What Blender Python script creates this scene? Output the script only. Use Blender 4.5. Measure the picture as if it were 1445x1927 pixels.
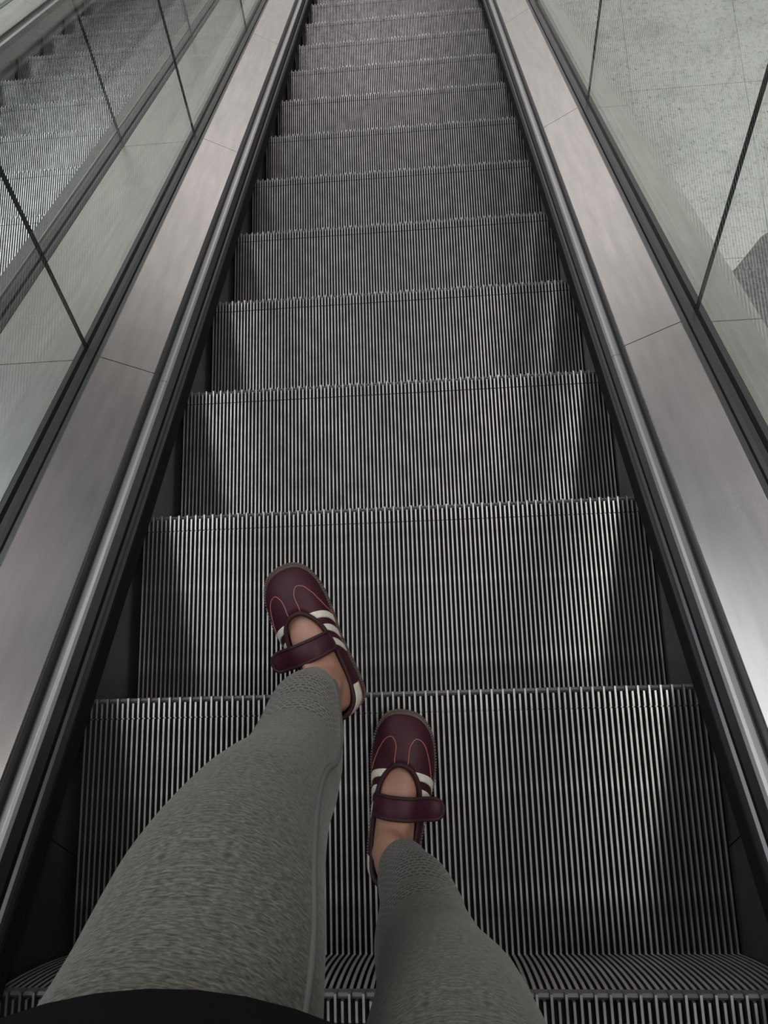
import bpy, bmesh, math, random
from mathutils import Vector, Matrix, noise

random.seed(7)
for o in list(bpy.data.objects):
    bpy.data.objects.remove(o)
SC = bpy.context.scene
COL = SC.collection

# ------------------------------------------------------------------ camera
CAM_LOC = (0.087825, 0.070718, 1.170589)
PITCH, YAW, ROLL = 1.36203496, 0.330453932, -0.367467817
def camera():
    cp, sp = math.cos(PITCH), math.sin(PITCH)
    cy, sy = math.cos(YAW), math.sin(YAW)
    f = Vector((-sy*cp, cy*cp, -sp)); r = Vector((cy, sy, 0)); u = r.cross(f)
    cr, sr = math.cos(ROLL), math.sin(ROLL)
    r2 = cr*r + sr*u; u2 = -sr*r + cr*u
    d = bpy.data.cameras.new('camera')
    d.sensor_fit = 'VERTICAL'; d.sensor_height = 36.0; d.lens = 36.0*1285.0/1927.0
    d.clip_start = 0.01; d.clip_end = 100
    o = bpy.data.objects.new('camera', d); COL.objects.link(o)
    m = Matrix((r2, u2, -f)).transposed().to_4x4(); m.translation = CAM_LOC
    o.matrix_world = m
    SC.camera = o
camera()

# ------------------------------------------------------------------ world, lamps of the hall and added lights, exposure
W = bpy.data.worlds.new('hall_air'); SC.world = W; W.use_nodes = True
bg = W.node_tree.nodes['Background']
bg.inputs[0].default_value = (0.86, 0.93, 1.0, 1); bg.inputs[1].default_value = 0.17

def area(name, loc, rot, sx, sy, watts, col):
    d = bpy.data.lights.new(name, 'AREA'); d.shape = 'RECTANGLE'; d.size = sx; d.size_y = sy
    d.energy = watts; d.color = col
    o = bpy.data.objects.new(name, d); COL.objects.link(o); o.location = loc; o.rotation_euler = rot
    return o
# two rows of ceiling lamps along the well; the lights after them are unseen and added
area('ceiling_lamp_row_right', (2.15, 1.5, 5.0), (0, 0, 0), 0.30, 5.4, 175, (1.0, 0.95, 0.90))
area('ceiling_lamp_row_left', (-2.6, 2.2, 5.0), (0, 0, 0), 0.70, 5.6, 140, (0.93, 0.96, 1.0))
area('added_light_far_left', (-5.4, 6.0, 5.0), (0, 0, 0), 2.0, 7.0, 430, (0.95, 0.98, 1.0))  # unseen light added to brighten the second escalator's steps
area('added_light_front', (0.0, 15.0, -1.6), (math.radians(-90), 0, 0), 16.0, 4.4, 215, (1.0, 0.95, 0.92))  # unseen light panel far ahead, added to brighten reflections in the decks
area('added_light_ahead', (-0.7, 10.6, 5.4), (0, 0, 0), 1.5, 4.0, 150, (1.0, 0.95, 0.93))  # unseen overhead light, added so the far steps look brighter
area('added_light_right_floor', (4.3, 5.4, 0.9), (0, 0, 0), 1.2, 4.0, 75, (1.0, 0.98, 0.94))  # unseen light added to lift the marble floor on the right

SC.view_settings.view_transform = 'Standard'
SC.view_settings.look = 'None'
SC.view_settings.gamma = 1.0
SC.view_settings.use_curve_mapping = False
SC.view_settings.exposure = -0.18

# ------------------------------------------------------------------ geometry constants of the escalators
S30 = math.tan(math.radians(30)); C30 = math.cos(math.radians(30))
TR = 0.358                    # horizontal pitch of the steps on the incline
RISE = TR*S30
DEPTH = 0.400                 # tread depth
HALF = 0.521                  # half width of a step; the skirt brushes overlap its ends
NRIB = 115; PITCHX = 2*HALF/NRIB; STEP_DX = 0.004
S0, S1 = -1.95, 7.75          # extent along the slope
FLOOR_Z = -4.0

def sl(u, s, n):              # across, down along the slope, normal to the slope
    return Vector((u, s*C30 + n*0.5, -s*0.5 + n*C30))

# ------------------------------------------------------------------ materials
def new_mat(name):
    m = bpy.data.materials.new(name); m.use_nodes = True
    nt = m.node_tree; p = nt.nodes['Principled BSDF']
    return m, nt, p
def ramp(nt, fac, stops):
    r = nt.nodes.new('ShaderNodeValToRGB'); e = r.color_ramp.elements
    while len(e) < len(stops): e.new(0.5)
    for i, (pos, c) in enumerate(stops):
        e[i].position = pos; e[i].color = (c[0], c[1], c[2], 1)
    nt.links.new(fac, r.inputs[0]); return r.outputs[0]
def tex(nt, kind, coord='Object', scale=None, vec_scale=None, **inp):
    tc = nt.nodes.new('ShaderNodeTexCoord')
    out = tc.outputs[coord]
    if vec_scale:
        mp = nt.nodes.new('ShaderNodeMapping'); mp.inputs['Scale'].default_value = vec_scale
        nt.links.new(out, mp.inputs[0]); out = mp.outputs[0]
    t = nt.nodes.new(kind); nt.links.new(out, t.inputs['Vector'])
    if scale is not None: t.inputs['Scale'].default_value = scale
    for k, v in inp.items(): t.inputs[k].default_value = v
    return t
def bump(nt, p, height, strength, dist):
    b = nt.nodes.new('ShaderNodeBump'); b.inputs['Strength'].default_value = strength; b.inputs['Distance'].default_value = dist
    nt.links.new(height, b.inputs['Height']); nt.links.new(b.outputs[0], p.inputs['Normal']); return b
def simple(name, col, rough=0.5, metal=0.0, spec=None):
    m, nt, p = new_mat(name)
    p.inputs['Base Color'].default_value = (*col, 1); p.inputs['Roughness'].default_value = rough; p.inputs['Metallic'].default_value = metal
    if spec is not None: p.inputs['Specular IOR Level'].default_value = spec
    return m
def speckled(name, c1, c2, scale, rough, metal=0.0, vec=None, lo=0.35, hi=0.65, bmp=0.0, coord='Object', spec=None):
    m, nt, p = new_mat(name)
    n = tex(nt, 'ShaderNodeTexNoise', coord, scale, vec, Detail=6.0)
    nt.links.new(ramp(nt, n.outputs[0], [(lo, c1), (hi, c2)]), p.inputs['Base Color'])
    p.inputs['Roughness'].default_value = rough; p.inputs['Metallic'].default_value = metal
    if spec is not None: p.inputs['Specular IOR Level'].default_value = spec
    if bmp: bump(nt, p, n.outputs[0], bmp, 0.002)
    return m

M = {}
M['rib_top'] = speckled('worn_aluminium_rib', (0.40, 0.385, 0.38), (0.60, 0.58, 0.57), 22, 0.40, 0.85)
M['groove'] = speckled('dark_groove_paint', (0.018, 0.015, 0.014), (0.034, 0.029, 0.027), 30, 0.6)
M['lip'] = simple('nosing_aluminium', (0.12, 0.12, 0.12), 0.5, 0.4)
M['riser'] = speckled('riser_aluminium', (0.34, 0.318, 0.31), (0.46, 0.435, 0.425), 14, 0.5, 0.6)
M['black'] = simple('black_brush', (0.006, 0.006, 0.007), 0.8, 0, 0.2)
M['skirt'] = speckled('skirt_steel', (0.030, 0.030, 0.032), (0.052, 0.050, 0.051), 6, 0.42, 0.3)
M['rail'] = speckled('rail_aluminium', (0.42, 0.41, 0.41), (0.58, 0.565, 0.56), 30, 0.34, 0.7, (1, 0.03, 0.03))
M['rail_dark'] = simple('rail_dark_anodised', (0.085, 0.085, 0.09), 0.36, 0.7)
M['clamp'] = simple('clamp_rubber', (0.030, 0.030, 0.033), 0.38)
M['clamp_metal'] = simple('clamp_profile_anodised', (0.11, 0.105, 0.11), 0.35, 0.7)
M['handrail'] = simple('handrail_rubber', (0.012, 0.012, 0.013), 0.42)
M['gasket'] = simple('glass_joint_gasket', (0.004, 0.005, 0.005), 0.5)

def steel(name, c1, c2, rough, wave):
    m, nt, p = new_mat(name)
    n = tex(nt, 'ShaderNodeTexNoise', 'Object', 1.0, (60, 6, 6), Detail=5.0)
    nt.links.new(ramp(nt, n.outputs[0], [(0.3, c1), (0.7, c2)]), p.inputs['Base Color'])
    p.inputs['Metallic'].default_value = 1.0
    r = tex(nt, 'ShaderNodeTexNoise', 'Object', 3.0, None, Detail=3.0)
    mr = nt.nodes.new('ShaderNodeMapRange'); mr.inputs['To Min'].default_value = rough-0.05; mr.inputs['To Max'].default_value = rough+0.07
    nt.links.new(r.outputs[0], mr.inputs[0]); nt.links.new(mr.outputs[0], p.inputs['Roughness'])
    w = tex(nt, 'ShaderNodeTexNoise', 'Object', 4.0, None, Detail=2.0)
    bump(nt, p, w.outputs[0], wave, 0.01)
    return m
M['deck'] = steel('brushed_deck_steel', (0.48, 0.455, 0.445), (0.57, 0.54, 0.53), 0.27, 0.10)
M['outer_deck'] = steel('satin_outer_deck', (0.56, 0.53, 0.50), (0.66, 0.63, 0.60), 0.36, 0.12)
M['skirt_light'] = steel('polished_skirt_steel', (0.50, 0.48, 0.48), (0.62, 0.60, 0.60), 0.22, 0.5)

def glass_mat():
    m, nt, p = new_mat('balustrade_glass'); nt.nodes.remove(p)
    out = nt.nodes['Material Output']
    tr = nt.nodes.new('ShaderNodeBsdfTransparent'); tr.inputs[0].default_value = (0.962, 0.984, 0.974, 1)
    gl = nt.nodes.new('ShaderNodeBsdfGlossy'); gl.inputs['Roughness'].default_value = 0.0; gl.inputs[0].default_value = (1, 1, 1, 1)
    lw = nt.nodes.new('ShaderNodeLayerWeight'); lw.inputs[0].default_value = 0.5
    pw = nt.nodes.new('ShaderNodeMath'); pw.operation = 'POWER'; pw.inputs[1].default_value = 5
    ml = nt.nodes.new('ShaderNodeMath'); ml.operation = 'MULTIPLY_ADD'; ml.inputs[1].default_value = 0.80; ml.inputs[2].default_value = 0.042
    mx = nt.nodes.new('ShaderNodeMixShader')
    nt.links.new(lw.outputs['Facing'], pw.inputs[0]); nt.links.new(pw.outputs[0], ml.inputs[0]); nt.links.new(ml.outputs[0], mx.inputs[0])
    nt.links.new(tr.outputs[0], mx.inputs[1]); nt.links.new(gl.outputs[0], mx.inputs[2]); nt.links.new(mx.outputs[0], out.inputs[0])
    return m
M['glass'] = glass_mat()

def marble():
    m, nt, p = new_mat('pale_marble_tile')
    L = nt.links.new
    geo = nt.nodes.new('ShaderNodeNewGeometry')
    def T(kind, scale, vs=None, **inp):
        t = nt.nodes.new(kind); t.inputs['Scale'].default_value = scale
        if vs:
            mp = nt.nodes.new('ShaderNodeMapping'); mp.inputs['Scale'].default_value = vs; L(geo.outputs['Position'], mp.inputs[0]); L(mp.outputs[0], t.inputs['Vector'])
        else: L(geo.outputs['Position'], t.inputs['Vector'])
        for k, v in inp.items(): t.inputs[k].default_value = v
        return t
    base = ramp(nt, T('ShaderNodeTexNoise', 2.2, Detail=6.0, Roughness=0.65).outputs[0], [(0.32, (0.56, 0.57, 0.53)), (0.5, (0.70, 0.705, 0.67)), (0.68, (0.74, 0.725, 0.67))])
    grain = ramp(nt, T('ShaderNodeTexNoise', 26, Detail=8.0, Roughness=0.8, Distortion=0.6).outputs[0], [(0.36, (0.45, 0.45, 0.44)), (0.48, (1, 1, 1))])
    spots = ramp(nt, T('ShaderNodeTexNoise', 34, (1, 1.6, 1), Detail=2.0, Distortion=1.5).outputs[0], [(0.30, (0.22, 0.22, 0.20)), (0.36, (1, 1, 1))])
    vein = ramp(nt, T('ShaderNodeTexNoise', 1.6, (1.6, 0.5, 1), Detail=8.0, Distortion=1.2).outputs[0], [(0.485, (1, 1, 1)), (0.5, (0.66, 0.66, 0.60)), (0.515, (1, 1, 1))])
    cur = base
    for t, f in ((grain, 0.75), (spots, 0.8), (vein, 0.45)):
        mx = nt.nodes.new('ShaderNodeMix'); mx.data_type = 'RGBA'; mx.blend_type = 'MULTIPLY'; mx.inputs[0].default_value = f
        L(cur, mx.inputs[6]); L(t, mx.inputs[7]); cur = mx.outputs[2]
    L(cur, p.inputs['Base Color']); p.inputs['Roughness'].default_value = 0.28
    return m
M['marble'] = marble()
M['grout'] = simple('tile_bedding', (0.30, 0.28, 0.22), 0.8)
M['slab_grey'] = speckled('dark_grey_slab', (0.10, 0.10, 0.095), (0.20, 0.20, 0.19), 40, 0.35)
M['concrete'] = speckled('painted_cladding', (0.42, 0.42, 0.41), (0.48, 0.48, 0.47), 5, 0.6)
M['sole'] = speckled('gum_sole_brown', (0.045, 0.029, 0.023), (0.072, 0.049, 0.040), 300, 0.55)
M['stitch'] = simple('sole_stitch_thread', (0.115, 0.088, 0.074), 0.7)
M['leather'] = speckled('burgundy_leather', (0.033, 0.0046, 0.0118), (0.042, 0.0062, 0.0148), 200, 0.55, bmp=0.04, spec=0.3)
M['binding'] = simple('dark_burgundy_binding', (0.022, 0.002, 0.005), 0.7)
M['lining'] = simple('black_shoe_lining', (0.008, 0.004, 0.005), 0.8)
M['cream'] = speckled('cream_leather', (0.60, 0.56, 0.47), (0.68, 0.64, 0.55), 200, 0.5)
M['piping'] = simple('salmon_piping', (0.46, 0.13, 0.13), 0.5)
M['shirt'] = simple('black_knit', (0.004, 0.004, 0.004), 0.9, 0, 0.1)
M['seam'] = simple('grey_leggings_seam', (0.115, 0.113, 0.11), 0.6)

def skin():
    m, nt, p = new_mat('skin')
    n = tex(nt, 'ShaderNodeTexNoise', 'Object', 30, None, Detail=4.0)
    nt.links.new(ramp(nt, n.outputs[0], [(0.3, (0.30, 0.150, 0.100)), (0.7, (0.37, 0.195, 0.135))]), p.inputs['Base Color'])
    p.inputs['Roughness'].default_value = 0.5
    p.inputs['Subsurface Weight'].default_value = 0.12; p.inputs['Subsurface Radius'].default_value = (0.01, 0.004, 0.002)
    return m
M['skin'] = skin()

def legging():
    m, nt, p = new_mat('heather_grey_knit'); L = nt.links.new
    uv = nt.nodes.new('ShaderNodeUVMap'); uv.uv_map = 'UVMap'
    mp = nt.nodes.new('ShaderNodeMapping'); mp.inputs['Scale'].default_value = (75, 1300, 1); L(uv.outputs[0], mp.inputs[0])
    n = nt.nodes.new('ShaderNodeTexNoise'); n.inputs['Scale'].default_value = 0.55; n.inputs['Detail'].default_value = 4; n.inputs['Distortion'].default_value = 0.6; L(mp.outputs[0], n.inputs['Vector'])
    heather = ramp(nt, n.outputs[0], [(0.32, (0.045, 0.042, 0.035)), (0.5, (0.092, 0.087, 0.074)), (0.70, (0.155, 0.148, 0.128))])
    # knitted slits in the cuff bands (v is metres up from the hem)
    br = nt.nodes.new('ShaderNodeTexBrick'); br.offset = 0.5
    br.inputs['Color1'].default_value = (0.0, 0, 0, 1); br.inputs['Color2'].default_value = (0.0, 0, 0, 1); br.inputs['Mortar'].default_value = (1, 1, 1, 1)
    br.inputs['Scale'].default_value = 100.0; br.inputs['Mortar Size'].default_value = 0.115; br.inputs['Mortar Smooth'].default_value = 0.5
    br.inputs['Brick Width'].default_value = 0.66; br.inputs['Row Height'].default_value = 0.33
    mp2 = nt.nodes.new('ShaderNodeMapping'); mp2.inputs['Scale'].default_value = (0.14, 0.33, 1); L(uv.outputs[0], mp2.inputs[0])
    wn = nt.nodes.new('ShaderNodeTexNoise'); wn.inputs['Scale'].default_value = 60; L(mp2.outputs[0], wn.inputs['Vector'])
    vm = nt.nodes.new('ShaderNodeVectorMath'); vm.operation = 'MULTIPLY_ADD'; vm.inputs[1].default_value = (0.006, 0.005, 0); L(wn.outputs['Color'], vm.inputs[0]); L(mp2.outputs[0], vm.inputs[2])
    L(vm.outputs[0], br.inputs['Vector'])
    slit = ramp(nt, br.outputs['Color'], [(0.0, (0.22, 0.22, 0.23)), (0.6, (1.30, 1.30, 1.30))])
    sep = nt.nodes.new('ShaderNodeSeparateXYZ'); L(uv.outputs[0], sep.inputs[0])
    band = nt.nodes.new('ShaderNodeValToRGB'); band.color_ramp.interpolation = 'CONSTANT'
    e = band.color_ramp.elements
    for pos, v in ((0.0, 0), (0.06, 1), (0.62, 0), (0.68, 1), (0.84, 0)):
        if pos == 0.0: e[0].position = 0; e[0].color = (v, v, v, 1)
        elif pos == 0.06: e[1].position = pos; e[1].color = (v, v, v, 1)
        else:
            x = e.new(pos); x.color = (v, v, v, 1)
    dv = nt.nodes.new('ShaderNodeMath'); dv.operation = 'DIVIDE'; dv.inputs[1].default_value = 0.295; L(sep.outputs['Y'], dv.inputs[0]); L(dv.outputs[0], band.inputs[0])
    mx = nt.nodes.new('ShaderNodeMix'); mx.data_type = 'RGBA'; mx.blend_type = 'MULTIPLY'
    L(band.outputs[0], mx.inputs[0]); L(heather, mx.inputs[6]); L(slit, mx.inputs[7])
    L(mx.outputs[2], p.inputs['Base Color']); p.inputs['Roughness'].default_value = 0.95; p.inputs['Specular IOR Level'].default_value = 0.15
    p.inputs['Sheen Weight'].default_value = 0.15
    bump(nt, p, n.outputs[0], 0.25, 0.0012)
    return m
M['legging'] = legging()

# ------------------------------------------------------------------ object helpers
def tag(o, label=None, cat=None, group=None, kind=None):
    if label: o['label'] = label
    if cat: o['category'] = cat
    if group: o['group'] = group
    if kind: o['kind'] = kind
    return o
def link(name, me, parent=None):
    o = bpy.data.objects.new(name, me); COL.objects.link(o)
    if parent: o.parent = parent
    return o
def empty(name, loc=(0, 0, 0)):
    o = bpy.data.objects.new(name, None); o.empty_display_size = 0.05; COL.objects.link(o); o.location = loc; return o
def mesh(name, verts, faces, mats, mi=None, smooth=False, uvs=None):
    me = bpy.data.meshes.new(name); me.from_pydata([tuple(v) for v in verts], [], faces)
    for m in (mats if isinstance(mats, (list, tuple)) else [mats]): me.materials.append(m)
    if mi:
        me.polygons.foreach_set('material_index', mi)
    if smooth: me.polygons.foreach_set('use_smooth', [True]*len(me.polygons))
    if uvs:
        l = me.uv_layers.new(name='UVMap')
        for lp in me.loops: l.data[lp.index].uv = uvs[lp.vertex_index]
    me.update(); return me
def fix_normals(me):
    bm = bmesh.new(); bm.from_mesh(me); bmesh.ops.recalc_face_normals(bm, faces=bm.faces); bm.to_mesh(me); bm.free(); return me
def boxv(x0, x1, y0, y1, z0, z1):
    v = [(x0, y0, z0), (x1, y0, z0), (x1, y1, z0), (x0, y1, z0), (x0, y0, z1), (x1, y0, z1), (x1, y1, z1), (x0, y1, z1)]
    f = [(0, 3, 2, 1), (4, 5, 6, 7), (0, 1, 5, 4), (1, 2, 6, 5), (2, 3, 7, 6), (3, 0, 4, 7)]
    return v, f
def prism(name, poly, s0, s1, mat, side, dx=0.0, parent=None, gap=0.0, dark=None):
    """poly of (u, h) extruded along the slope; h is the height above the line of nosings"""
    n = len(poly); v = []
    for s in (s0 + gap/2, s1 - gap/2):
        for (u, h) in poly: v.append(sl(side*u + dx, s, h*C30))
    f = [tuple(range(n)), tuple(range(2*n-1, n-1, -1))]
    for i in range(n):
        j = (i+1) % n; f.append((i, j, n+j, n+i))
    mi = None
    if dark: mi = [0, 0] + [1 if i in dark[1] else 0 for i in range(n)]; mat = [mat, dark[0]]
    me = fix_normals(mesh(name, v, f, mat, mi))
    return link(name, me, parent)
def tube(path, r, seg=8, closed=False):
    v = []; f = []; n = len(path); rr = r if isinstance(r, (list, tuple)) else [r]*n
    up = Vector((0.13, 0.31, 0.94))
    for i, p in enumerate(path):
        a = path[(i-1) % n] if (closed or i > 0) else p
        b = path[(i+1) % n] if (closed or i < n-1) else p
        t = (Vector(b)-Vector(a)).normalized()
        x = up.cross(t)
        if x.length < 1e-4: x = Vector((1, 0, 0)).cross(t)
        x.normalize(); y = t.cross(x)
        for k in range(seg):
            q = 2*math.pi*k/seg; v.append(Vector(p) + (x*math.cos(q) + y*math.sin(q))*rr[i])
    m = n if closed else n-1
    for i in range(m):
        for k in range(seg):
            a = i*seg+k; b = i*seg+(k+1) % seg; c = ((i+1) % n)*seg+(k+1) % seg; d = ((i+1) % n)*seg+k
            f.append((a, b, c, d))
    if not closed:
        f.append(tuple(range(seg-1, -1, -1))); f.append(tuple(range((n-1)*seg, n*seg)))
    return v, f

# ------------------------------------------------------------------ the setting
def build_floor():
    base = link('floor', mesh('floor', *boxv(-9, 11, -4, 15.4, FLOOR_Z-0.25, FLOOR_Z-0.02), M['grout']))
    tag(base, 'pale marble tiled floor of the storey below', None, None, 'structure')
    tx, ty = 0.945, 1.62
    g = 0.003
    v, f = boxv(g/2, tx-g/2, g/2, ty-g/2, 0, 0.02)
    me = mesh('tile', v, f, M['marble'])
    bm = bmesh.new(); bm.from_mesh(me); bmesh.ops.bevel(bm, geom=[e for e in bm.edges], offset=0.001, segments=1, affect='EDGES'); bm.to_mesh(me); bm.free()
    for i in range(-11, 9):
        for j in range(-3, 6):
            o = link('tile', me, base); o.location = (1.955 + i*tx, 4.675 + j*ty, FLOOR_Z-0.02)
build_floor()
wf = link('wall_far', mesh('wall_far', *boxv(-9, 11, 15.2, 15.4, FLOOR_Z-0.02, 6.0), M['concrete'])); tag(wf, 'pale wall at the far end of the lower hall', None, None, 'structure')
# upper storey behind the rider
up = link('floor_upper', mesh('floor_upper', *boxv(-9, 9, -7.0, -1.95, 0.66, 0.96), M['concrete']))
tag(up, 'floor slab of the storey the escalators leave', None, None, 'structure')
# dark grey slab on the floor at the right
def dark_slab():
    pts = [(2.60, 2.96), (2.83, 3.22), (2.90, 3.26), (4.4, 3.32), (4.4, 1.2), (1.6, 1.2), (1.6, 2.2)]
    z = FLOOR_Z; v = [(x, y, z) for x, y in pts] + [(x, y, z+0.012) for x, y in pts]
    n = len(pts); f = [tuple(range(n-1, -1, -1)), tuple(range(n, 2*n))] + [(i, (i+1) % n, n+(i+1) % n, n+i) for i in range(n)]
    o = link('dark_floor_slab', fix_normals(mesh('dark_floor_slab', v, f, M['slab_grey'])))
    tag(o, 'dark grey slab on marble floor beyond right glass', 'dark_slab')
dark_slab()

# ------------------------------------------------------------------ escalator steps
def rib_geo(x, long):
    """one cleat of a tread, running back from the nosing (y = 0), with the small cross notch"""
    wt, wb, h = 0.00160, 0.0023, 0.0115
    y1 = 0.0 if long else -0.0085
    V = []; F = []; MI = []
    def seg(ya, yb, zt, front, back):
        b = len(V)
        for y in (ya, yb):
            k = 1.0
            V.extend([(x-wb, y, -h), (x-wt, y, zt), (x+wt, y, zt), (x+wb, y, -h)])
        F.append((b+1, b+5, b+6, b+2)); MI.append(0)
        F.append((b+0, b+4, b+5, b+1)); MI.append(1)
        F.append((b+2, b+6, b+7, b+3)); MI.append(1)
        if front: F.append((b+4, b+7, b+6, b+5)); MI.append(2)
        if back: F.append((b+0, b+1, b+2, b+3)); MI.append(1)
    seg(-0.0325, y1, 0.0, True, True)
    seg(-0.0345, -0.0325, -0.004, False, False)
    seg(-DEPTH, -0.0345, 0.0, True, False)
    return V, F, MI
def ribs_mesh(name, idx):
    V, F, MI = [], [], []
    for i in idx:
        v, f, m = rib_geo(-HALF + (i+0.5)*PITCHX, i % 2 == 0)
        b = len(V); V += v; F += [tuple(b+q for q in t) for t in f]; MI += m
    return mesh(name, V, F, [M['rib_top'], M['groove'], M['lip']], MI)
def riser_curve(n=9, off=0.0):
    out = []
    for i in range(n+1):
        t = i/n; z = -0.0125 - t*(RISE-0.012+0.02)
        y = -0.002 - 0.040*(t**1.5) - off
        out.append((y, z))
    return out
def step_body_mesh():
    V, F, MI = [], [], []
    prof = [(-DEPTH, -0.0115), (-0.006, -0.0115)] + riser_curve(9, 0.008) + [(-0.075, -RISE-0.03), (-DEPTH, -0.05)]
    n = len(prof)
    for x in (-HALF+0.0015, HALF-0.0015):
        V += [(x, y, z) for y, z in prof]
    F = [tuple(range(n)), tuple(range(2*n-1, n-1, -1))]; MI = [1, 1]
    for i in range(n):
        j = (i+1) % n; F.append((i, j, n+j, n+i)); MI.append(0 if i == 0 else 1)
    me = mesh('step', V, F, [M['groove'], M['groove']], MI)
    return fix_normals(me)
def riser_ribs_mesh():
    V, F, MI = [], [], []
    c = riser_curve(9, 0.0); ci = riser_curve(9, 0.009)
    for i in range(NRIB):
        x = -HALF + (i+0.5)*PITCHX; w = 0.0027
        b = len(V)
        for (y, z), (yi, zi) in zip(c, ci):
            V += [(x-w, yi, zi), (x-w*0.85, y, z), (x+w*0.85, y, z), (x+w, yi, zi)]
        for k in range(len(c)-1):
            o = b + 4*k
            for a, m in ((0, 1), (1, 0), (2, 1)):
                F.append((o+a, o+a+1, o+a+5, o+a+4)); MI.append(m)
    return fix_normals(mesh('riser_ribs', V, F, [M['riser'], M['groove']], MI))
BODY = step_body_mesh()
RIBS = ribs_mesh('tread_ribs', range(NRIB))
RIB_L = mesh('rib', *rib_geo(0, True)[:2], [M['rib_top'], M['groove'], M['lip']], rib_geo(0, True)[2])
RIB_S = mesh('rib_short', *rib_geo(0, False)[:2], [M['rib_top'], M['groove'], M['lip']], rib_geo(0, False)[2])
RISER = riser_ribs_mesh()
LIP = fix_normals(mesh('nosing_lip', [(x, y, z) for x in (-HALF+0.0015, HALF-0.0015) for (y, z) in ((-0.011, -0.0118), (-0.008, -0.006), (-0.0045, -0.0035), (-0.001, -0.006), (-0.001, -0.016), (-0.011, -0.016))],
      [(0, 1, 2, 3, 4, 5), (11, 10, 9, 8, 7, 6)] + [(i, (i+1) % 6, 6+(i+1) % 6, 6+i) for i in range(6)], M['lip']))
def build_step(parent, dx, yn, single):
    st = link('step', BODY, parent); st.location = (dx + STEP_DX, yn, -yn*S30)
    link('nosing_lip', LIP, st)
    tag(link('riser_ribs', RISER, st), kind='stuff')
    if single:
        for i in range(NRIB):
            r = link('rib', RIB_L if i % 2 == 0 else RIB_S, st); r.location = (-HALF + (i+0.5)*PITCHX, 0, 0)
    else:
        tag(link('tread_ribs', RIBS, st), kind='stuff')
    return st

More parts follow.
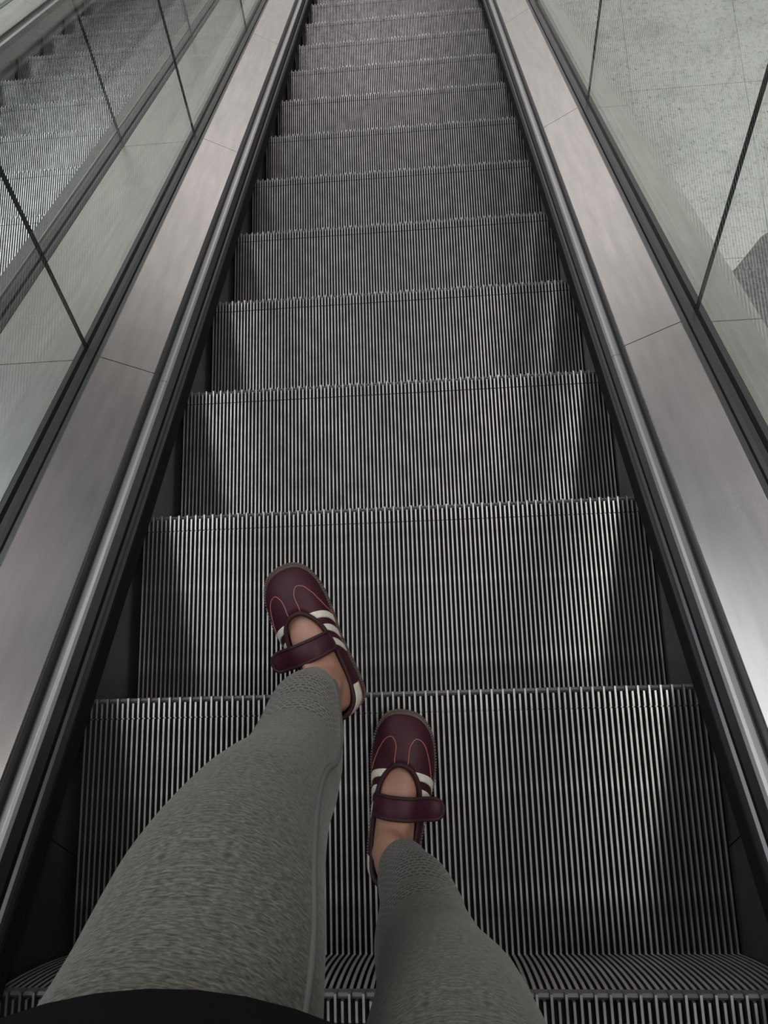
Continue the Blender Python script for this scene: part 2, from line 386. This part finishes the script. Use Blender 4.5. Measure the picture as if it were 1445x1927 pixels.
# ------------------------------------------------------------------ escalators
def build_escalator(name, label, dx, phase, near_steps, skirt_mats, outer, ksteps):
    root = empty(name, (dx, 0, 0)); tag(root, label, 'escalator')
    # parts are modelled in world coordinates; the root stands at dx
    def P(nm, poly, s0, s1, mat, side, gap=0.0, dark=None):
        return prism(nm, poly, s0, s1, mat, side, 0.0, root, gap, dark)
    for k in ksteps:
        build_step(root, 0, (k+phase)*TR, k in near_steps)
    g0 = 0.776; gp = 1.262
    gs = [S0] + [g0 + gp*i for i in range(-2, 6) if S0+0.3 < g0 + gp*i < S1-0.3] + [S1]
    ds = [S0] + [0.737 + 1.248*i for i in range(-2, 6) if S0+0.3 < 0.737 + 1.248*i < S1-0.3] + [S1]
    for side in (-1, 1):
        sk = skirt_mats[0 if side < 0 else 1]
        for a, b in zip(ds[:-1], ds[1:]):
            P('skirt_panel', [(0.5270, -0.42), (0.5320, -0.42), (0.5320, 0.095), (0.5270, 0.095)], a+0.3, b+0.3 if b < S1 else b, sk, side, 0.002)
        if sk is not M['skirt_light']:
            P('skirt_brush', [(0.5268, 0.006), (0.4975, 0.004), (0.4965, 0.008), (0.4965, 0.046), (0.5000, 0.050), (0.5268, 0.050)], S0, S1, M['black'], side)
            P('deflector_rail', [(0.5268, 0.052), (0.4972, 0.052), (0.4978, 0.063), (0.5000, 0.068), (0.5045, 0.071), (0.5045, 0.083), (0.5268, 0.083)], S0, S1, M['rail_dark'], side, 0.0, (M['black'], (4, 5)))
        for a, b in zip(ds[:-1], ds[1:]):
            P('deck_rail', [(0.5032, 0.085), (0.5040, 0.116), (0.5075, 0.1215), (0.512, 0.1235), (0.521, 0.1235), (0.525, 0.120), (0.525, 0.085)], a, b, M['rail'], side, 0.0015, (M['rail_dark'], (0, 5, 6)))
        P('deck_channel', [(0.5255, 0.100), (0.5255, 0.1445), (0.540, 0.1500), (0.540, 0.100)], S0, S1, M['rail_dark'], side)
        for a, b in zip(ds[:-1], ds[1:]):
            P('deck_panel', [(0.5265, 0.1465), (0.5275, 0.1500), (0.633, 0.2105), (0.635, 0.2100), (0.635, 0.205), (0.530, 0.145)], a, b, M['deck'], side, 0.0022)
        P('glass_clamp', [(0.6355, 0.17), (0.6355, 0.2035), (0.650, 0.2035), (0.650, 0.17)], S0, S1, M['clamp_metal'], side)
        P('glass_seal', [(0.6525, 0.17), (0.6525, 0.2075), (0.660, 0.2105), (0.6718, 0.2105), (0.6718, 0.17)], S0, S1, M['clamp'], side)
        for a, b in zip(gs[:-1], gs[1:]):
            P('glass_panel', [(0.672, 0.10), (0.672, 1.06), (0.682, 1.06), (0.682, 0.10)], a, b, M['glass'], side, 0.006)
        for q in gs[1:-1]:
            P('glass_joint', [(0.6735, 0.10), (0.6735, 1.06), (0.6805, 1.06), (0.6805, 0.10)], q-0.0026, q+0.0026, M['gasket'], side)
        P('outer_seal', [(0.6822, 0.17), (0.6822, 0.2105), (0.690, 0.2105), (0.697, 0.2055), (0.697, 0.17)], S0, S1, M['clamp_metal'], side)
        P('handrail', [(0.652, 1.060), (0.640, 1.072), (0.640, 1.090), (0.655, 1.104), (0.699, 1.104), (0.714, 1.090), (0.714, 1.072), (0.702, 1.060)], S0, S1, M['handrail'], side)
        ow = outer[0 if side < 0 else 1]
        if ow:
            for a, b in zip(ds[:-1], ds[1:]):
                P('outer_deck_panel', [(0.698, 0.200), (0.698, 0.2055), (ow-0.002, 0.2055), (ow, 0.2035), (ow, 0.190), (ow-0.004, 0.190), (ow-0.004, 0.200)], a, b, M['outer_deck'], side, 0.0022)
            if ow < 0.85:
                P('side_cladding', [(ow-0.012, 0.190), (ow-0.004, 0.190), (ow-0.004, -0.95), (ow-0.012, -0.95)], S0, S1, M['concrete'], side)
    P('truss_soffit', [(-0.79, -0.95), (0.79, -0.95), (0.79, -0.93), (-0.79, -0.93)], S0, S1, M['concrete'], 1)
    return root
KS = list(range(-4, 20))
build_escalator('escalator', 'escalator with grooved metal steps that the person in grey leggings rides', 0.0, 0.0, (0, 1), (M['skirt'], M['skirt']), (0.920, 0.802), KS)
build_escalator('escalator', 'empty second escalator running alongside, seen through the left glass', -1.618, 0.62, (), (M['skirt_light'], M['skirt']), (0.802, None), KS)

# ------------------------------------------------------------------ shoes
SHOE_L = 0.268
def smooth_loop(ctrl, n):
    """closed Catmull-Rom loop through control points"""
    out = []; m = len(ctrl)
    for i in range(n):
        t = i*m/n; k = int(t); q = t-k
        p0, p1, p2, p3 = (Vector(ctrl[(k+d) % m]) for d in (-1, 0, 1, 2))
        out.append(0.5*((2*p1) + (p2-p0)*q + (2*p0-5*p1+4*p2-p3)*q*q + (3*p1-p0-3*p2+p3)*q**3))
    return out
NA = 96
# right shoe: +x is the outer side, y from heel (0) to toe; loops start at the toe and run clockwise seen from above
OUT = [(-0.004, 0.264, 0), (0.022, 0.257, 0), (0.040, 0.232, 0), (0.048, 0.195, 0), (0.049, 0.160, 0), (0.044, 0.120, 0), (0.039, 0.080, 0), (0.036, 0.045, 0), (0.029, 0.016, 0), (0.000, 0.003, 0),
       (-0.029, 0.016, 0), (-0.036, 0.045, 0), (-0.037, 0.080, 0), (-0.038, 0.120, 0), (-0.043, 0.160, 0), (-0.046, 0.195, 0), (-0.042, 0.232, 0), (-0.028, 0.257, 0)]
TOP = [(0.000, 0.186, 0.060), (0.008, 0.1845, 0.060), (0.018, 0.178, 0.058), (0.027, 0.163, 0.055), (0.0315, 0.145, 0.052), (0.0325, 0.115, 0.050), (0.031, 0.080, 0.050), (0.029, 0.048, 0.055), (0.022, 0.022, 0.064), (0.000, 0.010, 0.070),
       (-0.022, 0.022, 0.064), (-0.029, 0.048, 0.055), (-0.031, 0.080, 0.051), (-0.032, 0.115, 0.052), (-0.030, 0.145, 0.054), (-0.025, 0.163, 0.056), (-0.016, 0.178, 0.058), (-0.008, 0.1845, 0.060)]
LO = smooth_loop(OUT, NA); LT = smooth_loop(TOP, NA)
OUT = [(x*1.07, y, z) for x, y, z in OUT]; TOP = [(x*1.05, y, z) for x, y, z in TOP]
LO = smooth_loop(OUT, NA); LT = smooth_loop(TOP, NA)
ZS = 0.020
def S_eval(a, w):
    """surface of the upper: a in loop units 0..1, w 0 (sole) .. 1 (topline)"""
    t = (a % 1.0)*NA; k = int(t) % NA; q = t-int(t)
    o = LO[k].lerp(LO[(k+1) % NA], q); tp = LT[k].lerp(LT[(k+1) % NA], q)
    p0 = Vector((o.x*0.99, 0.003 + (o.y-0.003)*0.993, ZS))
    toe = max(0.0, min(1.0, (o.y-0.16)/0.09))
    c = Vector((o.x*1.0*(1-0.12*toe) + tp.x*0.12*toe, o.y*(1-0.11*toe) + tp.y*0.11*toe, ZS + (tp.z-ZS)*(0.55 + 0.16*toe)))
    return p0*(1-w)**2 + c*2*w*(1-w) + tp*w*w
def S_norm(a, w):
    e = 1e-3
    n = (S_eval(a+e, w)-S_eval(a-e, w)).cross(S_eval(a, min(1, w+e))-S_eval(a, max(0, w-e)))
    n.normalize()
    return -n if n.dot(Vector((0, 0, 1)) + (S_eval(a, w)-Vector((0, 0.12, 0.03)))*8) < 0 else n
CLOUD = []
for ia in range(480):
    for iw in range(2, 41):
        CLOUD.append((S_eval(ia/480, iw/40), ia/480, iw/40))
def on_surface(x, y):
    best = min(CLOUD, key=lambda c: (c[0].x-x)**2 + (c[0].y-y)**2 - 0.00002*c[0].z)
    return best[1], best[2]
def flip(vs, mir):
    return [Vector((-v.x, v.y, v.z)) if mir else Vector(v) for v in vs]
def smoothpath(ctrl, n):
    out = []; m = len(ctrl)-1
    for i in range(n+1):
        t = min(i*m/n, m-1e-6); k = int(t); q = t-k
        g = lambda d: Vector(ctrl[max(0, min(m, k+d))])
        p0, p1, p2, p3 = g(-1), g(0), g(1), g(2)
        out.append(0.5*((2*p1) + (p2-p0)*q + (2*p0-5*p1+4*p2-p3)*q*q + (3*p1-p0-3*p2+p3)*q**3))
    return out
def build_shoe(label, matrix, mir):
    root = empty('mary_jane_shoe'); root.matrix_world = matrix; tag(root, label, 'shoe', 'pair of burgundy shoes')
    def part(nm, v, f, mat, parent=root, smooth=True, mi=None):
        me = fix_normals(mesh(nm, flip(v, mir), f, mat, mi, smooth)); return link(nm, me, parent)
    # upper with a lining side
    NW = 12; V = []; F = []; MI = []
    for i in range(NA):
        for j in range(NW+1): V.append(S_eval(i/NA, j/NW))
    for i in range(NA):
        for j in range(NW):
            a = i*(NW+1)+j; b = ((i+1) % NA)*(NW+1)+j; F.append((a, b, b+1, a+1))
    me = fix_normals(mesh('upper', flip(V, mir), F, [M['leather'], M['lining']], None, True))
    o = link('upper', me, root)
    md = o.modifiers.new('thickness', 'SOLIDIFY'); md.thickness = 0.0022; md.offset = -1; md.material_offset = 1
    # outsole: welt slab following the outline
    V = []; F = []
    rings = [(0.93, 0.0), (0.985, 0.002), (1.02, 0.009), (1.032, 0.016), (1.028, 0.021), (1.0, 0.0225), (0.90, 0.0225)]
    for sc, z in rings:
        for p in LO: V.append(Vector((p.x*sc, 0.134 + (p.y-0.134)*(1+(sc-1)*0.45), z + 0.006*max(0, (p.y-0.21)/0.055)**2)))
    for r in range(len(rings)-1):
        for i in range(NA): F.append((r*NA+i, r*NA+(i+1) % NA, (r+1)*NA+(i+1) % NA, (r+1)*NA+i))
    F.append(tuple(range(NA))); F.append(tuple(range((len(rings)-1)*NA, len(rings)*NA)))
    sole = part('sole', V, F, M['sole'])
    # ridged stitching along the welt
    V = []; F = []
    nst = 150
    for i in range(nst):
        t = i/nst*NA; k = int(t) % NA; p = LO[k].lerp(LO[(k+1) % NA], t-int(t)); q = LO[(k+1) % NA]-LO[k]; q.normalize(); nn = Vector((q.y, -q.x, 0))
        sc = 1.016; c = Vector((p.x*sc, 0.134 + (p.y-0.134)*(1+0.016*0.45), 0.0228 + 0.006*max(0, (p.y-0.21)/0.055)**2))
        b = len(V)
        for du, dv, dz in ((-1, -1, -.4), (1, -1, -.4), (1, 1, -.4), (-1, 1, -.4), (-.6, -.6, 1), (.6, -.6, 1), (.6, .6, 1), (-.6, .6, 1)):
            V.append(c + q*du*0.0013 + nn*dv*0.0020 + Vector((0, 0, dz*0.0009)))
        F += [tuple(b+x for x in t4) for t4 in ((4, 5, 6, 7), (0, 1, 5, 4), (1, 2, 6, 5), (2, 3, 7, 6), (3, 0, 4, 7), (3, 2, 1, 0))]
    tag(part('welt_stitching', V, F, M['stitch'], sole, False), kind='stuff')
    # topline binding
    v, f = tube([p + Vector((0, 0, 0.0005)) for p in LT], 0.0038, 8, True); part('collar_binding', v, f, M['binding'])
    # insole
    V = [Vector((p.x*0.9, 0.134+(p.y-0.134)*0.95, 0.0235)) for p in LO]; part('insole', V, [tuple(range(NA))], M['lining'])
    # three stripes on each side
    def patch(nm, afun, nu, nw, w0, w1, mat, off=0.0013):
        V = []; F = []
        for i in range(nu+1):
            for j in range(nw+1):
                w = w0 + (w1-w0)*j/nw; a = afun(i/nu, w); V.append(S_eval(a, w) + S_norm(a, w)*off)
        n1 = len(V)
        for i in range(nu+1):
            for j in range(nw+1):
                w = w0 + (w1-w0)*j/nw; a = afun(i/nu, w); V.append(S_eval(a, w) - S_norm(a, w)*0.0004)
        for i in range(nu):
            for j in range(nw):
                a = i*(nw+1)+j; F.append((a, a+nw+1, a+nw+2, a+1))
        def quad(a, b): F.append((a, b, n1+b, n1+a))
        for j in range(nw): quad(j, j+1); quad(nu*(nw+1)+j, nu*(nw+1)+j+1)
        for i in range(nu): quad(i*(nw+1), (i+1)*(nw+1)); quad(i*(nw+1)+nw, (i+1)*(nw+1)+nw)
        return part(nm, V, F, mat)
    def a_of(y, w, sgn):
        lo, hi = 0.04, 0.46
        for _ in range(24):
            m = (lo+hi)/2
            if S_eval(sgn*m, w).y > y: lo = m
            else: hi = m
        return sgn*lo
    for sgn in (1, -1):
        for q in range(3):
            fn = (lambda q, sgn: (lambda t, w: a_of(0.172 - 0.0245*q - 0.024*(1-w)**1.3 + (0.5-t)*0.0125, w, sgn)))(q, sgn)
            patch('stripe', fn, 4, 12, 0.05, 0.97, M['cream'])
    # heel tab and its piping
    hb = lambda t, w: 0.5 + (t-0.5)*0.22*(1.0 if w < 0.9 else 0.98)
    tab = patch('heel_tab', hb, 22, 5, 0.42, 0.90, M['cream'], 0.0016)
    ln = [S_eval(0.5 + (t/30-0.5)*0.225, 0.40) + S_norm(0.5 + (t/30-0.5)*0.225, 0.40)*0.0014 for t in range(31)]
    v, f = tube(ln, 0.0007, 5); part('piping', v, f, M['piping'], tab)
    # salmon piping of the toe overlay
    for sgn in (1, -1):
        ctrl = [(0.011, 0.188), (0.0105, 0.205), (0.0125, 0.217), (0.020, 0.2255), (0.031, 0.220), (0.0385, 0.206), (0.0440, 0.188), (0.0475, 0.170), (0.0485, 0.158)]
        pp = smoothpath([(x*sgn if sgn > 0 else x*sgn*0.96, y, 0) for x, y in ctrl], 44)
        ln = []
        for p in pp:
            a, w = on_surface(p.x, p.y); ln.append(S_eval(a, w) + S_norm(a, w)*0.0005)
        for _ in range(2): ln = [ln[0]] + [(ln[i-1]+ln[i]*2+ln[i+1])/4 for i in range(1, len(ln)-1)] + [ln[-1]]
        v, f = tube(ln, 0.0007, 5); part('piping', v, f, M['piping'])
    # strap over the instep with its rounded tab
    path = smoothpath([(-0.0350, 0, 0.047), (-0.0340, 0, 0.056), (-0.029, 0, 0.070), (-0.015, 0, 0.0830), (0.004, 0, 0.0870), (0.022, 0, 0.083), (0.036, 0, 0.071), (0.053, 0, 0.058), (0.071, 0, 0.054)], 40)
    hw = 0.0150; yc = 0.124
    V = []; F = []; n = len(path); cross = [(-1, 0), (-0.8, 1), (0.8, 1), (1, 0), (0.8, -1), (-0.8, -1)]; edge = []
    for i, p in enumerate(path):
        a = path[max(0, i-1)]; b = path[min(n-1, i+1)]; t = (b-a).normalized(); nn = Vector((-t.z, 0, t.x))
        L = i/(n-1); h = hw*(0.92 + 0.10*L)
        e = (L-0.88)/0.12
        if e > 0: h *= math.sqrt(max(0.10, 1-e*e))
        cy = yc + 0.0045*math.sin(L*2.2)
        for (cu, cz) in cross: V.append(p + Vector((0, cy + cu*h, -cu*h*0.40*max(0.0, 1-L*1.0))) + nn*cz*0.0016)
        tz = h*0.40*max(0.0, 1-L*1.0); edge.append((p + Vector((0, cy + h, -tz)), p + Vector((0, cy - h, tz))))
    for i in range(n-1):
        for k in range(6): F.append((i*6+k, i*6+(k+1) % 6, (i+1)*6+(k+1) % 6, (i+1)*6+k))
    F.append(tuple(range(5, -1, -1))); F.append(tuple(range((n-1)*6, n*6)))
    st = part('strap', V, F, M['leather'])
    rim = [e[0] for e in edge] + [e[1] for e in reversed(edge)]
    v, f = tube(rim, 0.0030, 6, False); part('strap_binding', v, f, M['binding'], st)
    return root

def shoe_matrix(heel, toe_dir_deg, pitch_deg, roll_deg=0.0):
    return Matrix.Translation(heel) @ Matrix.Rotation(math.radians(toe_dir_deg), 4, 'Z') @ Matrix.Rotation(math.radians(pitch_deg), 4, 'X') @ Matrix.Rotation(math.radians(roll_deg), 4, 'Y')
MR = shoe_matrix((0.000, -0.291, 0.0005), -8.0, 0.0)
ML = shoe_matrix((-0.053, -0.027, 0.004), 24.5, 10.0, -8.0)
build_shoe('burgundy strapped shoe pointing straight ahead, flat on the upper step', MR, False)
build_shoe('burgundy strapped shoe turned outward, reaching over the step edge', ML, True)

# ------------------------------------------------------------------ the person
def ring_loft(rings, seg=28):
    """rings: (centre, tangent, rx, ry) -> verts, faces, uvs; u round the leg, v metres from the first ring"""
    V = []; F = []; UV = []; dist = 0
    for i, (c, t, rx, ry, a0) in enumerate(rings):
        c = Vector(c); t = Vector(t).normalized()
        fw = Vector((0, 1, 0)); fw = (fw - t*fw.dot(t)).normalized(); rt = fw.cross(t).normalized()
        if i: dist += (c-Vector(rings[i-1][0])).length
        for k in range(seg):
            q = 2*math.pi*k/seg
            V.append(c + rt*math.cos(q)*rx + fw*math.sin(q)*ry)
            UV.append((abs(((k/seg+0.25) % 1.0)*2-1), dist))
    for i in range(len(rings)-1):
        for k in range(seg):
            a = i*seg+k; b = i*seg+(k+1) % seg; F.append((a, b, b+seg, a+seg))
    return V, F, UV
def resample(keys, n):
    """keys: (x, y, z, rx, ry) Catmull-Rom"""
    out = []; m = len(keys)-1
    for i in range(n+1):
        t = min(i*m/n, m-1e-6); k = int(t); q = t-k
        g = lambda d: keys[max(0, min(m, k+d))]
        r = []
        for c in range(5):
            p0, p1, p2, p3 = g(-1)[c], g(0)[c], g(1)[c], g(2)[c]
            r.append(0.5*((2*p1) + (p2-p0)*q + (2*p0-5*p1+4*p2-p3)*q*q + (3*p1-p0-3*p2+p3)*q**3))
        out.append(r)
    rings = []
    for i, r in enumerate(out):
        a = Vector(out[max(0, i-1)][:3]); b = Vector(out[min(n, i+1)][:3])
        rings.append((r[:3], b-a, r[3], r[4], 0))
    return rings
LEFT = [(-0.0950, 0.0030, 0.146, 0.0370, 0.045), (-0.0930, -0.0010, 0.182, 0.0420, 0.048), (-0.0890, -0.012, 0.250, 0.0480, 0.055), (-0.0790, -0.042, 0.345, 0.0535, 0.061), (-0.0740, -0.061, 0.440, 0.0570, 0.060),
        (-0.0770, -0.074, 0.540, 0.0650, 0.066), (-0.0760, -0.105, 0.640, 0.0760, 0.076), (-0.0720, -0.150, 0.720, 0.0830, 0.083), (-0.0760, -0.195, 0.800, 0.0880, 0.088), (-0.0820, -0.250, 0.900, 0.0920, 0.095)]
RIGHT = [(0.0290, -0.240, 0.128, 0.0375, 0.046), (0.0370, -0.242, 0.165, 0.0420, 0.049), (0.0530, -0.243, 0.240, 0.0490, 0.055), (0.0620, -0.251, 0.340, 0.0560, 0.062), (0.0760, -0.243, 0.444, 0.0590, 0.062),
         (0.0870, -0.222, 0.550, 0.0640, 0.064), (0.0905, -0.222, 0.640, 0.0720, 0.072), (0.0910, -0.235, 0.720, 0.0800, 0.079), (0.0880, -0.250, 0.810, 0.0860, 0.084), (0.0850, -0.270, 0.900, 0.0920, 0.092)]
def build_person():
    root = empty('person', (0.0, -0.25, 0.0))
    tag(root, 'person in heather grey leggings and black top stepping down the escalator', 'person')
    inv = Matrix.Translation((0.0, 0.25, 0.0))
    # --- body: feet, legs, pelvis and trunk grown together into one surface
    V, F = [], []
    def addv(v, f):
        b = len(V); V.extend(v); F.extend([tuple(b+q for q in t) for t in f])
    def closed(rings, seg=24):
        v, f, _ = ring_loft(rings, seg)
        f = f + [tuple(range(seg-1, -1, -1)), tuple(range((len(rings)-1)*seg, len(rings)*seg))]
        addv(v, f)
    for mtx, mir, keys in ((ML, True, LEFT), (MR, False, RIGHT)):
        leg = [(x, y, z, rx-0.005, ry-0.005) for x, y, z, rx, ry in keys]
        ank = mtx @ Vector((0, 0.066, 0.075)); ank2 = mtx @ Vector((0.0, 0.068, 0.105))
        keys2 = [(ank.x, ank.y, ank.z, 0.027, 0.036), (ank2.x, ank2.y, ank2.z, 0.0255, 0.033)] + leg[0:1] + leg[1:]
        keys2[2] = (leg[0][0], leg[0][1]-0.003, leg[0][2]+0.004, 0.030, 0.036)
        closed(resample(keys2, 40))
        # foot: sections from heel to toe (y, half width, centre z, half height)
        secs = [(0.014, 0.012, 0.042, 0.012), (0.022, 0.022, 0.046, 0.022), (0.045, 0.028, 0.054, 0.030), (0.070, 0.030, 0.060, 0.036), (0.095, 0.0300, 0.058, 0.033), (0.115, 0.030, 0.053, 0.027), (0.140, 0.030, 0.047, 0.021), (0.165, 0.029, 0.042, 0.016), (0.185, 0.027, 0.038, 0.011), (0.205, 0.025, 0.035, 0.008), (0.222, 0.019, 0.033, 0.005), (0.230, 0.010, 0.032, 0.003)]
        sg = 20; v = []
        for (y, w, cz, hh) in secs:
            for k in range(sg):
                q = 2*math.pi*k/sg
                x = w*math.copysign(abs(math.cos(q))**0.85, math.cos(q)); p = Vector((-x if mir else x, y, cz + hh*math.sin(q)))
                v.append(mtx @ p)
        f = [(i*sg+k, i*sg+(k+1) % sg, (i+1)*sg+(k+1) % sg, (i+1)*sg+k) for i in range(len(secs)-1) for k in range(sg)]
        f += [tuple(range(sg)), tuple(range((len(secs)-1)*sg, len(secs)*sg))]
        addv(v, f)
        # instep wedge and ankle bones
        wedge = [(mtx @ Vector((0, 0.076, 0.096)), 0.023, 0.015), (mtx @ Vector((0, 0.096, 0.081)), 0.023, 0.013), (mtx @ Vector((0, 0.122, 0.064)), 0.026, 0.010)]
        closed([(c, mtx.to_3x3() @ Vector((0, 0.8, -0.6)), rx, ry, 0) for c, rx, ry in wedge])
        for sx, bz in ((-1, 0.088), (1, 0.096)):
            c = Vector((sx*0.0265, 0.064, bz))
            c.x *= 0.86
            rr = [(mtx @ (c + Vector((0, 0, dz))), mtx.to_3x3() @ Vector((0, 0, 1)), r*0.8, r, 0) for dz, r in ((-0.012, 0.004), (-0.007, 0.0085), (0, 0.010), (0.007, 0.0085), (0.012, 0.004))]
            closed(rr, 12)
    trunk = [(0.0, -0.270, 0.80, 0.155, 0.095), (0.0, -0.275, 0.90, 0.165, 0.105), (0.0, -0.280, 1.00, 0.140, 0.095), (0.0, -0.285, 1.10, 0.135, 0.090), (0.0, -0.290, 1.22, 0.150, 0.095), (0.0, -0.300, 1.32, 0.150, 0.080), (0.0, -0.300, 1.37, 0.085, 0.060), (0.0, -0.300, 1.42, 0.050, 0.050)]
    closed(resample(trunk, 24))
    me = fix_normals(mesh('body', V, F, M['skin']))
    tmp = bpy.data.objects.new('body_build', me); COL.objects.link(tmp)
    md = tmp.modifiers.new('r', 'REMESH'); md.mode = 'VOXEL'; md.voxel_size = 0.0045; md.use_smooth_shade = True
    sm = tmp.modifiers.new('s', 'SMOOTH'); sm.iterations = 6; sm.factor = 0.5
    dg = bpy.context.evaluated_depsgraph_get()
    me2 = bpy.data.meshes.new_from_object(tmp.evaluated_get(dg)); me2.name = 'body'
    bpy.data.objects.remove(tmp)
    me2.transform(inv)
    if not me2.materials: me2.materials.append(M['skin'])
    link('body', me2, root)
    # --- leggings: two legs and the seat, one garment
    V, F, UV = [], [], []
    for keys in (LEFT, RIGHT):
        rings = resample(keys, 70)
        c, t, rx, ry, _ = rings[0]
        first = [(Vector(c)+Vector((0, 0, 0.006)), t, rx-0.004, ry-0.004, 0), (Vector(c)-Vector((0, 0, 0.0005)), t, rx-0.003, ry-0.003, 0)]
        v, f, uv = ring_loft(first + rings, 40)
        w = []
        for p, (uu, vv) in zip(v, uv):
            a = noise.noise(Vector((p.x*14, p.y*14, p.z*22)))*0.0016 + noise.noise(Vector((p.x*5, p.y*5, p.z*40)))*0.0008
            w.append(p + Vector((0.6, 0.8, 0))*a)
        b = len(V); V += w; F += [tuple(b+q for q in t4) for t4 in f]; UV += uv
    seat = [(0.0, -0.262, 0.785, 0.135, 0.080), (0.0, -0.265, 0.83, 0.172, 0.108), (0.0, -0.272, 0.90, 0.178, 0.117), (0.0, -0.278, 0.98, 0.155, 0.108), (0.0, -0.280, 1.02, 0.146, 0.102)]
    v, f, uv = ring_loft(resample(seat, 16), 40)
    f = f + [tuple(range(39, -1, -1))]
    b = len(V); V += v; F += [tuple(b+q for q in t4) for t4 in f]; UV += uv
    me = mesh('leggings', V, F, M['legging'], None, True, UV); me.transform(inv)
    lg = link('leggings', me, root); tag(lg, 'heather grey knitted leggings with patterned cuffs')
    # seam cords on the inner side of each leg
    for keys, prof in ((LEFT, [(0.0, 0.55), (0.1, 0.42), (0.2, 0.30), (0.33, 0.22), (0.42, 0.28), (0.50, 0.42), (0.6, 0.43), (0.75, 0.38), (1.0, 0.34)]), ):
        rings = resample(keys, 70); pts = []
        for i, (c, t, rx, ry, _) in enumerate(rings):
            L = i/70
            for (l0, a0), (l1, a1) in zip(prof[:-1], prof[1:]):
                if l0 <= L <= l1: q = (L-l0)/(l1-l0); q = q*q*(3-2*q); ang = a0+(a1-a0)*q
            t = Vector(t).normalized(); fw = Vector((0, 1, 0)); fw = (fw-t*fw.dot(t)).normalized(); rt = fw.cross(t).normalized()
            pts.append(inv @ (Vector(c) + rt*math.cos(ang)*(rx-0.0005) + fw*math.sin(ang)*(ry-0.0005)))
        v, f = tube(pts, 0.0032, 8)
        sc = link('seam_cord', fix_normals(mesh('seam_cord', v, f, M['seam'], None, True)), lg); tag(sc, 'smooth grey seam cord')
    # --- black top
    sh = [(-0.030, -0.270, 0.825, 0.205, 0.187), (-0.025, -0.270, 0.850, 0.203, 0.185), (-0.015, -0.276, 0.92, 0.195, 0.160), (0.0, -0.283, 1.02, 0.172, 0.135), (0.0, -0.288, 1.12, 0.165, 0.128), (0.0, -0.292, 1.22, 0.178, 0.128), (0.0, -0.300, 1.31, 0.175, 0.105), (0.0, -0.300, 1.36, 0.115, 0.080), (0.0, -0.300, 1.38, 0.065, 0.062)]
    rings = resample(sh, 40)
    c, t, rx, ry, _ = rings[0]
    inner = [(Vector(c)+Vector((0, 0, 0.03)), t, rx-0.006, ry-0.006, 0), (Vector(c)+Vector((0, 0, 0.001)), t, rx-0.004, ry-0.004, 0)]
    v, f, uv = ring_loft(inner + rings, 56)
    for p in v:
        k = max(0.0, min(1.0, (1.05-p.z)/0.18)); p.y -= (0.17*(p.x+0.065)-0.0045)*k
    me = mesh('top', v, f, M['shirt'], None, True); me.transform(inv)
    tag(link('top', me, root), 'plain black top')
    return root
build_person()
